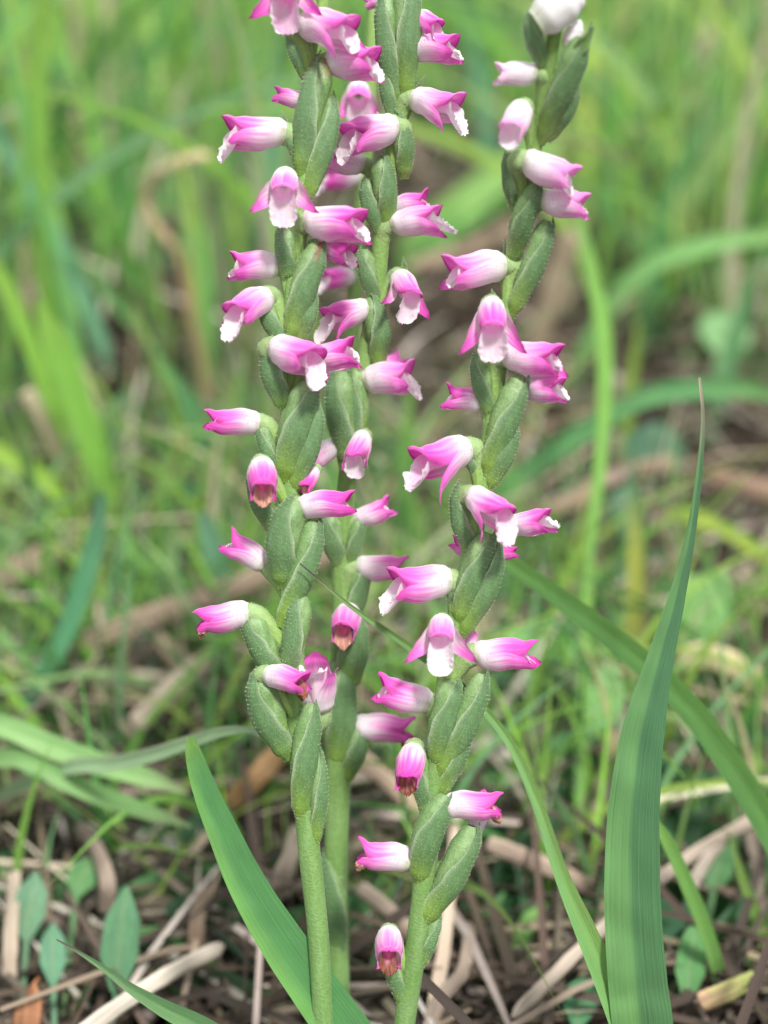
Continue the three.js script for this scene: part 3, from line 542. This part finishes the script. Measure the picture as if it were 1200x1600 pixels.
nearBlade('tall wide blue-green grass blade with a crease and a thin dry tip',
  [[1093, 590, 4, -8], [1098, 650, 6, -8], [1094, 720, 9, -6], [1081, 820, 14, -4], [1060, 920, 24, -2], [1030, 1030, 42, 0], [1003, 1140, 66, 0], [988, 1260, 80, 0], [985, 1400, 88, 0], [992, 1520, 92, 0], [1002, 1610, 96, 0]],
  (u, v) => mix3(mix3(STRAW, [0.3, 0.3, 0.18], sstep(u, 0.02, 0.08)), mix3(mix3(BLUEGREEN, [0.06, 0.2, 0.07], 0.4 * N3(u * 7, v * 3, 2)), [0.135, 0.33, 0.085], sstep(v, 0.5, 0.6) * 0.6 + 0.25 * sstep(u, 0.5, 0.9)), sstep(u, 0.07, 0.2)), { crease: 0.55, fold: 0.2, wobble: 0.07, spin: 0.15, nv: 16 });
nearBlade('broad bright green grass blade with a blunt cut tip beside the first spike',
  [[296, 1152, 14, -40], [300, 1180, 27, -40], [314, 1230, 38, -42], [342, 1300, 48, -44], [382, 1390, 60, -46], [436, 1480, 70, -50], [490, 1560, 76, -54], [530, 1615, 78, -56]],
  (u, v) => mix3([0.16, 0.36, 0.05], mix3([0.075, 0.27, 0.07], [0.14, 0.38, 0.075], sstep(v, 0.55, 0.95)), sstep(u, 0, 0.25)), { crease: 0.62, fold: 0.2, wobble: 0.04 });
nearBlade('thin arching yellow-green grass blade whose dark needle tip crosses in front of two spikes',
  [[468, 880, 2, 44], [508, 914, 4, 34], [548, 947, 7, 20], [600, 983, 10, -10], [650, 1018, 13, -48], [705, 1058, 14, -62], [757, 1108, 13, -60], [800, 1165, 15, -50], [842, 1260, 18, -40], [880, 1370, 24, -30], [915, 1450, 34, -22], [955, 1540, 44, -15], [985, 1615, 48, -10]],
  (u, v) => mix3(mix3([0.05, 0.035, 0.025], [0.2, 0.28, 0.08], sstep(u, 0.03, 0.09)), mix3([0.2, 0.38, 0.075], [0.17, 0.42, 0.11], v), sstep(u, 0.06, 0.2)), { fold: 0.3, crease: 0.45 });
nearBlade('slim dark green grass blade pointing up from the bottom edge to a brown tip',
  [[88, 1468, 2, 10], [120, 1486, 5, 10], [160, 1512, 9, 10], [205, 1545, 16, 12], [255, 1575, 26, 14], [335, 1618, 36, 16]],
  (u, v) => mix3([0.1, 0.07, 0.05], mix3([0.07, 0.2, 0.06], [0.13, 0.3, 0.09], v), sstep(u, 0.04, 0.3)), { fold: 0.3 });
nearBlade('long soft green grass blade slanting down behind the wide blue-green blade',
  [[672, 772, 4, -330], [735, 825, 20, -330], [800, 880, 28, -330], [890, 945, 34, -330], [985, 1018, 40, -330], [1060, 1085, 42, -330], [1130, 1175, 44, -320], [1190, 1270, 46, -310], [1230, 1345, 46, -300]],
  (u, v) => mix3([0.2, 0.38, 0.07], mix3([0.13, 0.33, 0.055], [0.1, 0.28, 0.06], v), sstep(u, 0, 0.3)), { fold: 0.12, twist: 0.3 });
nearBlade('pale grass blade arching sideways with a thin white margin by the cut blade',
  [[412, 1152, 3, -280], [390, 1141, 9, -300], [350, 1143, 16, -340], [300, 1158, 20, -390], [235, 1180, 23, -470], [170, 1194, 24, -580], [100, 1200, 24, -700]],
  (u, v) => mix3([0.3, 0.42, 0.22], mix3([0.34, 0.55, 0.28], [0.6, 0.65, 0.5], sstep(v, 0.86, 1)), sstep(u, 0, 0.2)), { fold: 0.2 });

farBlade('upright yellow-green blade with a broad top leaf beside the white-budded spike', 0.165, 2.1, [0.11, 0.27, 0.03], [[900, 300], [918, 400], [940, 500], [945, 600], [938, 720], [922, 850], [916, 1000], [908, 1150], [906, 1300]], { shape: [0.3, 0.9, 1.15, 1.05, 0.85, 0.6, 0.6, 0.65, 0.7, 0.6], tip: [0.16, 0.36, 0.05], lean: 0.08 });
farBlade('bright yellow-green shoot standing close behind the upright blade', 0.2, 2.4, LIME, [[985, 730], [990, 800], [992, 870], [990, 960], [985, 1030]], { tip: TEAL, tipLen: 0.4 });
farBlade('arching green blade bowing over to the edge beyond the thin dry tip', 0.21, 3.3, [0.1, 0.28, 0.1], [[1260, 640], [1180, 610], [1085, 606], [1000, 622], [920, 668], [850, 715], [780, 770], [700, 850]]);
farBlade('light green blade bending in from the side edge at mid height', 0.3, 3.4, [0.15, 0.34, 0.1], [[1260, 362], [1190, 370], [1110, 382], [1040, 404], [985, 440], [940, 500], [900, 580]]);
farBlade('tall bright blade standing near the side edge, yellow-green from top to bottom', 0.3, 3.0, [0.2, 0.42, 0.06], [[68, -40], [62, 80], [60, 200], [66, 320], [76, 450], [85, 570], [95, 680]], { shape: [0.7, 1, 1, 1, 1, 1, 1, 0.8] });
farBlade('grey-teal blade slanting down across the tall bright blade', 0.27, 3.0, TEAL, [[-10, 190], [30, 270], [75, 350], [115, 430], [150, 515], [178, 590]], { shape: [0.5, 1, 1.1, 1, 1, 0.8], tip: TEAL });
farBlade('lime blade curving up the side edge from the lower tuft', 0.22, 2.6, [0.2, 0.42, 0.05], [[-15, 400], [20, 470], [48, 540], [75, 620], [95, 700], [108, 790]], { shape: [0.6, 1, 1, 1, 1, 0.9] });
farBlade('widest bright blade of the tuft with a rounded shoulder', 0.21, 4.6, [0.17, 0.38, 0.05], [[60, 470], [88, 540], [118, 620], [145, 700], [168, 780], [180, 850]], { shape: [0.3, 1, 1, 0.9, 0.7, 0.5] });
farBlade('yellow-green blade entering low from the side edge of the tuft', 0.2, 2.6, [0.24, 0.42, 0.05], [[-40, 685], [15, 715], [65, 745], [100, 790], [112, 850]], { shape: [0.8, 1, 1, 0.9, 0.6] });
farBlade('long teal blade hanging down to the lower side edge', 0.185, 2.6, [0.1, 0.32, 0.16], [[160, 770], [150, 840], [132, 905], [108, 975], [72, 1045], [30, 1110]], { shape: [0.4, 0.9, 1, 1, 1, 0.9], tip: TEAL });
farBlade('narrow green blade bending away under the teal blade', 0.19, 1.7, [0.13, 0.3, 0.06], [[168, 790], [195, 835], [222, 880], [243, 925], [255, 975]]);
farBlade('short wide pale teal leaf blade behind the first spike', 0.2, 3.1, [0.16, 0.36, 0.22], [[318, 800], [330, 840], [342, 895], [352, 960], [360, 1010]], { shape: [0.5, 1, 1, 0.8, 0.5], tip: [0.18, 0.4, 0.26] });
nearBlade('long level green blade lying over the straw, upper of two', [[295, 1240, 4, -640], [235, 1217, 28, -660], [165, 1196, 34, -680], [85, 1168, 36, -700], [-30, 1130, 34, -720]], (u, v) => mix3([0.42, 0.58, 0.26], [0.26, 0.52, 0.17], sstep(u, 0, 0.3) * (0.75 + 0.25 * v)), { fold: 0.15 });
nearBlade('long level green blade lying over the straw, lower of two', [[300, 1292, 4, -640], [240, 1272, 24, -660], [175, 1250, 30, -680], [110, 1224, 30, -700], [20, 1184, 28, -720]], (u, v) => mix3([0.4, 0.56, 0.25], [0.2, 0.44, 0.13], sstep(u, 0, 0.3) * (0.75 + 0.25 * v)), { fold: 0.15 });
farBlade('green stalk rising at the lower side edge past the fork of grey straw', 0.158, 1.5, [0.14, 0.33, 0.06], [[1000, 1250], [1040, 1310], [1075, 1385], [1105, 1460], [1128, 1545], [1140, 1620]]);
farBlade('slender green stalk close to the lower side edge', 0.157, 1.3, [0.2, 0.36, 0.07], [[1140, 1300], [1160, 1370], [1182, 1430], [1205, 1500]]);
farBlade('yellow blade with an orange tip coming in from the side edge', 0.215, 2.3, [0.3, 0.42, 0.05], [[1040, 802], [1075, 806], [1120, 820], [1170, 850], [1230, 890]], { tip: [0.55, 0.28, 0.1], tipLen: 0.12, shape: [0.7, 1, 1, 1, 1] });
farBlade('wide soft green blade lying level behind the spikes at lower height', 0.185, 4.2, [0.17, 0.38, 0.11], [[560, 1060], [640, 1035], [740, 1015], [840, 1010], [930, 1030], [1000, 1060]], { lying: true });
farBlade('pale lime blade slanting up between the spikes at the back', 0.42, 7.5, [0.2, 0.38, 0.1], [[905, 195], [845, 225], [780, 272], [720, 318], [660, 372]], { lean: 0.02 });
farBlade('darker green blade lying just under the pale lime blade', 0.38, 6, [0.1, 0.28, 0.05], [[840, 285], [780, 310], [720, 345], [670, 380]], { lean: 0.02 });
const upper = [[430, 40, 425, 190, 420, 330, 0.33, 3.4, TEAL, 'teal blade close behind the top of the first spike'], [318, 230, 322, 440, 318, 640, 0.27, 3, GREEN, 'straight green blade right of the curled straw'], [140, 60, 150, 220, 165, 400, 0.42, 4.2, GREEN, 'soft green blade beside the tall bright blade'], [255, 150, 225, 300, 205, 430, 0.4, 4, [0.13, 0.32, 0.07], 'green blade just before the curled straw'], [1150, 110, 1085, 230, 1010, 390, 0.4, 4, [0.13, 0.32, 0.12], 'long green blade leaning in from the upper corner'], [1230, 240, 1140, 150, 1085, 90, 0.42, 5, [0.17, 0.4, 0.08], 'bright arching blade across the upper corner'], [1085, 190, 1040, 330, 1010, 500, 0.34, 2.7, [0.1, 0.3, 0.1], 'thin straight green blade below the upper corner'], [730, 20, 755, 140, 765, 260, 0.5, 5, TEAL, 'pale teal blade left of the white buds'], [985, 60, 960, 200, 935, 350, 0.45, 4.4, GREEN, 'green blade right of the white buds'], [1000, 500, 985, 610, 975, 720, 0.26, 2.2, BRIGHT, 'small bright blade right of the upright blade'], [25, 620, 55, 800, 70, 900, 0.24, 2.2, DULL, 'dull green blade at the side edge below the tuft'], [640, 590, 636, 700, 634, 820, 0.26, 2.6, [0.15, 0.34, 0.07], 'green blade in the gap between the spikes'], [235, 540, 300, 640, 330, 760, 0.28, 3, [0.09, 0.27, 0.1], 'deep green blade leaning beside the first spike'], [100, 380, 190, 480, 260, 560, 0.32, 3, [0.14, 0.33, 0.1], 'green blade slanting across the dark gap'], [10, 20, 20, 160, 30, 330, 0.45, 4, [0.14, 0.34, 0.08], 'soft green blade at the upper side edge'], [350, -20, 345, 120, 335, 260, 0.5, 4.6, [0.14, 0.32, 0.1], 'far green blade above the curled straw'], [1180, 400, 1150, 520, 1120, 640, 0.3, 3.4, [0.14, 0.34, 0.14], 'green blade under the level side blade']];
for (const [x0, y0, x1, y1, x2, y2, z, w, c, label] of upper) farBlade(label, z, w, c, [[x0, y0], [x1, y1], [x2, y2]], { shape: [0.25, 1, 1, 0.8] });

// ---------------------------------------------------------------- broad low leaves
function broadLeaf(label, x, y, z, w, h, hue, o = {}) {
  const base = hue.map((k) => k * 1.25);
  z = Math.min(z, 0.94 * groundAhead(Math.min(1600, y + h / 2))); const k = z / 0.1126, dx = o.dx || 0, P = [[x + dx, y - h / 2], [x + dx * 0.5, y - h * 0.2], [x, y + h * 0.15], [x - dx * 0.3, y + h / 2]].map(([a, b], i) => onUpright(a, b, z + (o.lean ?? 0.004) * (1 - i / 2))), root = footOf(P), W = [0.12, 0.92, 1, 0.3].map((q) => q * w * UNIT * k);
  const leafG = ribbon(P, W, { nu: 24, nv: 10, fold: 0.1, wobble: 0.06, color: (u, v) => mix3(base, mix3(base, [0.3, 0.42, 0.2], 0.5), 0.7 * Math.exp(-Math.pow((v - 0.5) * 14, 2)) + 0.25 * (0.5 + N3(u * 5, v * 4, x))) });
  const g = new THREE.Group(); g.name = numbered('broad_leaf'); g.position.copy(root); scene.add(g); tag(g, label, 'leaf');
  leafG.translate(-root.x, -root.y, -root.z); mesh('leaf_blade', leafG, M.leaf, g);
  const st = stemGeometry([P[3], P[3].clone().lerp(root, 0.5), root], [0.0004, 0.0003, 0.0003], root, base, mix3(base, BROWN, 0.4), 8); mesh('leaf_stalk', st, M.leaf, g);
}
broadLeaf('light green oval leaf catching the light beside the wide blade', 1085, 955, 0.2, 105, 125, [0.2, 0.42, 0.12], { dx: 45 });
broadLeaf('dark teal round leaf behind the arching green blade', 1020, 705, 0.23, 95, 90, [0.035, 0.13, 0.07], { dx: 8 });
broadLeaf('small teal leaf under the dark round one', 978, 795, 0.215, 60, 75, [0.06, 0.2, 0.1]);
broadLeaf('light green leaf lying behind the thin arching blade', 930, 1095, 0.178, 85, 110, [0.18, 0.4, 0.12], { dx: 30 });
broadLeaf('teal spoon-shaped leaf standing over the dark tip of the slim blade', 186, 1468, 0.134, 72, 165, [0.09, 0.25, 0.12], { dx: 12 });
broadLeaf('smaller teal leaf left of the spoon-shaped one', 83, 1490, 0.134, 50, 95, [0.09, 0.25, 0.14]);
broadLeaf('dull teal leaf behind the pale upright straw', 45, 1415, 0.142, 60, 105, [0.1, 0.24, 0.13], { dx: 12 });
broadLeaf('shaded green leaf above the spoon-shaped one', 125, 1370, 0.148, 55, 60, [0.09, 0.25, 0.08], { dx: 20 });
broadLeaf('dark green leaf between thin blade and wide blade at the bottom', 905, 1565, 0.126, 66, 80, [0.05, 0.2, 0.08], { dx: 10 });
broadLeaf('green upright leaf at the foot of the wide blade', 1078, 1500, 0.132, 56, 130, [0.09, 0.28, 0.08], { dx: 12 });
broadLeaf('deep green pointed leaf by the forked grey straw', 1120, 1345, 0.145, 56, 100, [0.05, 0.17, 0.05], { dx: 20 });
broadLeaf('pale green leaf sprig near the side edge', 1130, 520, 0.29, 80, 60, [0.2, 0.42, 0.16], { dx: 20 });

// ---------------------------------------------------------------- dry stalks and straws one can tell apart
function stalk(label, w, base, pts, o = {}) { // pts on the ground at a height, or upright at o.z
  if (o.z) o.z = Math.min(o.z, 0.965 * groundAhead(Math.max(...pts.map((p) => p[1]))));
  const P = pts.map(([x, y, h]) => (o.z ? onUpright(x, y, o.z) : onGround(x, y, h ?? 0.006)));
  if (o.z) P.push(footOf(P));
  const c = new THREE.CatmullRomCurve3(P, false, 'centripetal'), nu = P.length * 10, len = c.getLength(), id = rr(0, 70), F = []; for (let i = 0; i <= nu; i++) F.push(frameAt(c, i / nu));
  const root = P[P.length - 1].clone(), r0 = w / 2000, flat = o.flat ?? 0.4;
  const g = surface(nu, 12, (u, v) => {
    const f = F[Math.round(u * nu)], th = v * Math.PI * 2, end = Math.sqrt(clamp(Math.min(u, 1 - u) * 26, 0.04, 1)), r = r0 * end * (o.taper ? lerp(o.taper, 1, u) : 1) * (1 + 0.14 * N3(u * 9, id, 2) + 0.07 * Math.cos(th * 6) + 0.1 * N3(th, u * 30, id));
    return { p: f.p.clone().addScaledVector(f.n, Math.cos(th) * r).addScaledVector(f.b, Math.sin(th) * r * flat), c: mix3(base, o.to || mix3(base, [0.2, 0.14, 0.1], 0.3), clamp(u + 0.4 * N3(u * 12, th, id), 0, 1)), t: [v * 0.5, (u * len) / 0.03] };
  }, true);
  return tag(rooted(o.name || 'dry_stalk', g, M.straw, root), label, o.cat || 'dry stalk', o.group);
}
const TAN = [0.3, 0.225, 0.16], PALE = [0.5, 0.43, 0.34], GREYED = [0.34, 0.28, 0.23], WHITISH = [0.74, 0.69, 0.6], RUST = [0.34, 0.15, 0.08], OCHRE = [0.45, 0.27, 0.12];
stalk('thick pinkish-brown dry stalk entering from the side edge', 3.6, [0.32, 0.24, 0.18], [[-30, 925, 0.012], [50, 880, 0.014], [125, 842, 0.012]]);
stalk('long tan dry stalk slanting behind the lowest withered flowers', 3, [0.36, 0.28, 0.21], [[120, 1012, 0.01], [220, 970, 0.013], [330, 930, 0.016], [440, 890, 0.018], [560, 850, 0.014]]);
stalk('short thick tan stalk at the side edge below the teal blade', 4, PALE, [[-25, 990, 0.01], [15, 1030, 0.01], [45, 1060, 0.006]]);
stalk('whitish flat straw leaning up from the bottom edge', 1.6, WHITISH, [[120, 1620, 0.012], [200, 1562, 0.014], [270, 1518, 0.014], [350, 1478, 0.012]], { flat: 0.35 });
stalk('pale upright straw at the lower side edge', 1.6, PALE, [[22, 1360, 0.012], [18, 1440, 0.012], [14, 1540, 0.008]]);
stalk('brown crooked straw left of the cut blade', 1.7, TAN, [[318, 1385, 0.01], [308, 1440, 0.012], [304, 1520, 0.006]]);
stalk('pale straw leaning on the stem of the first spike', 2.0, PALE, [[470, 1290, 0.012], [450, 1350, 0.014], [420, 1420, 0.008]], { flat: 0.35 });
stalk('pale tan stalk passing behind the withered flower of the third spike', 1.9, [0.55, 0.42, 0.32], [[560, 1180, 0.016], [610, 1225, 0.016], [660, 1275, 0.014]]);
stalk('pale tan stalk behind the lowest stems', 1.6, [0.56, 0.46, 0.37], [[560, 1385, 0.012], [605, 1420, 0.012], [650, 1462, 0.01]]);
stalk('pinkish blunt stalk to the right of the third spike', 1.9, [0.55, 0.43, 0.35], [[760, 1318, 0.014], [810, 1336, 0.014], [850, 1352, 0.012], [930, 1390, 0.008]]);
stalk('wavy grey-tan stalk curling at the bottom behind the third spike', 1.5, GREYED, [[672, 1600, 0.01], [690, 1560, 0.012], [722, 1520, 0.012], [732, 1478, 0.012], [728, 1440, 0.01]]);
stalk('long straight grey straw running behind both right-hand blades', 1.35, [0.52, 0.45, 0.38], [[800, 1590, 0.012], [900, 1490, 0.014], [1000, 1400, 0.015], [1090, 1330, 0.015], [1195, 1270, 0.014]]);
stalk('short grey straw forking off the long straight one', 1.4, [0.5, 0.44, 0.38], [[1075, 1395, 0.012], [1100, 1350, 0.014], [1130, 1310, 0.014]]);
stalk('grey straw lying under the long straight one', 1.2, GREYED, [[770, 1560, 0.006], [830, 1500, 0.008], [870, 1470, 0.008], [940, 1400, 0.006]]);
stalk('curled cream straw standing bent among the upper blades', 1.6, [0.8, 0.68, 0.42], [[330, 243], [285, 248], [245, 275], [226, 305], [238, 345], [268, 380], [285, 415], [292, 450]], { z: 0.25, to: [0.5, 0.34, 0.2], flat: 0.4 });
stalk('reddish stalk below a cream sheath in the left tuft', 1.8, [0.32, 0.2, 0.14], [[62, 640], [85, 690], [108, 740], [120, 800]], { z: 0.215 });
stalk('cream sheath on the reddish stalk of the tuft', 2.4, [0.72, 0.64, 0.45], [[40, 610], [55, 635], [72, 668]], { z: 0.212 });
stalk('cream dry bud-like tip beside the wide blade of the tuft', 2.3, [0.7, 0.64, 0.42], [[112, 565], [125, 592], [142, 640], [150, 690]], { z: 0.22 });
stalk('beige dry blade falling from the third spike into the gap', 4, [0.48, 0.4, 0.28], [[895, 360], [868, 440], [845, 520], [825, 600]], { z: 0.32, flat: 0.3 });
stalk('beige dry stalk in the upper corner', 5, [0.5, 0.4, 0.28], [[1108, 50], [1085, 110], [1062, 170], [1045, 240]], { z: 0.42, flat: 0.4 });
stalk('curled white-edged dry blade at the side edge', 3.2, [0.66, 0.58, 0.5], [[1215, 410], [1188, 440], [1180, 470], [1200, 500]], { z: 0.3, flat: 0.3 });
stalk('curved cream blade arching at the side edge beside the light oval leaf', 3.2, [0.66, 0.6, 0.36], [[1060, 1035], [1100, 1024], [1145, 1040], [1185, 1075], [1215, 1120]], { z: 0.19, flat: 0.3 });
stalk('pale twig pointing up between the arching blade and the teal leaf', 2.8, PALE, [[210, 1135, 0.012], [255, 1090, 0.014], [300, 1050, 0.014], [340, 1020, 0.01]]);
stalk('ochre dry blade behind the lower ovaries of the first spike', 2.6, OCHRE, [[360, 1260, 0.01], [400, 1215, 0.014], [450, 1165, 0.014], [500, 1130, 0.012]], { flat: 0.35 });
stalk('grey-brown bent straw above the spoon-shaped leaf', 1.8, GREYED, [[120, 1290, 0.01], [150, 1325, 0.012], [168, 1380, 0.012], [165, 1430, 0.008]]);
stalk('thin brown straw leaning below the long tan stalk', 1.6, TAN, [[215, 950, 0.008], [255, 1010, 0.01], [290, 1075, 0.006]]);
stalk('pinkish bud-like stalk tip at the bottom corner', 2.0, [0.6, 0.38, 0.26], [[1092, 1568, 0.014], [1130, 1552, 0.015], [1180, 1530, 0.014]], { to: [0.3, 0.42, 0.1] });
stalk('rust-coloured dry leaf strip at the lower side edge', 2.6, [0.45, 0.2, 0.09], [[52, 1540, 0.01], [44, 1580, 0.012], [38, 1620, 0.01]], { flat: 0.25 });
stalk('brown dry stalk crossing the gap behind the third spike', 3, [0.3, 0.23, 0.16], [[640, 420, 0.02], [740, 385, 0.02], [830, 340, 0.015]]);
stalk('tan straw behind the thin arching blade', 2.2, [0.42, 0.32, 0.24], [[760, 930, 0.012], [740, 1010, 0.014], [735, 1100, 0.01]]);
stalk('brown straw between the upright blade and the third spike', 2.6, [0.4, 0.29, 0.21], [[800, 810, 0.012], [880, 790, 0.016], [960, 745, 0.014], [1060, 720, 0.012]]);
stalk('dark brown stalk at the side edge behind the dry tip', 3.2, [0.3, 0.2, 0.14], [[1110, 745, 0.014], [1160, 758, 0.014], [1230, 775, 0.012]]);

renderer.render(scene, camera);
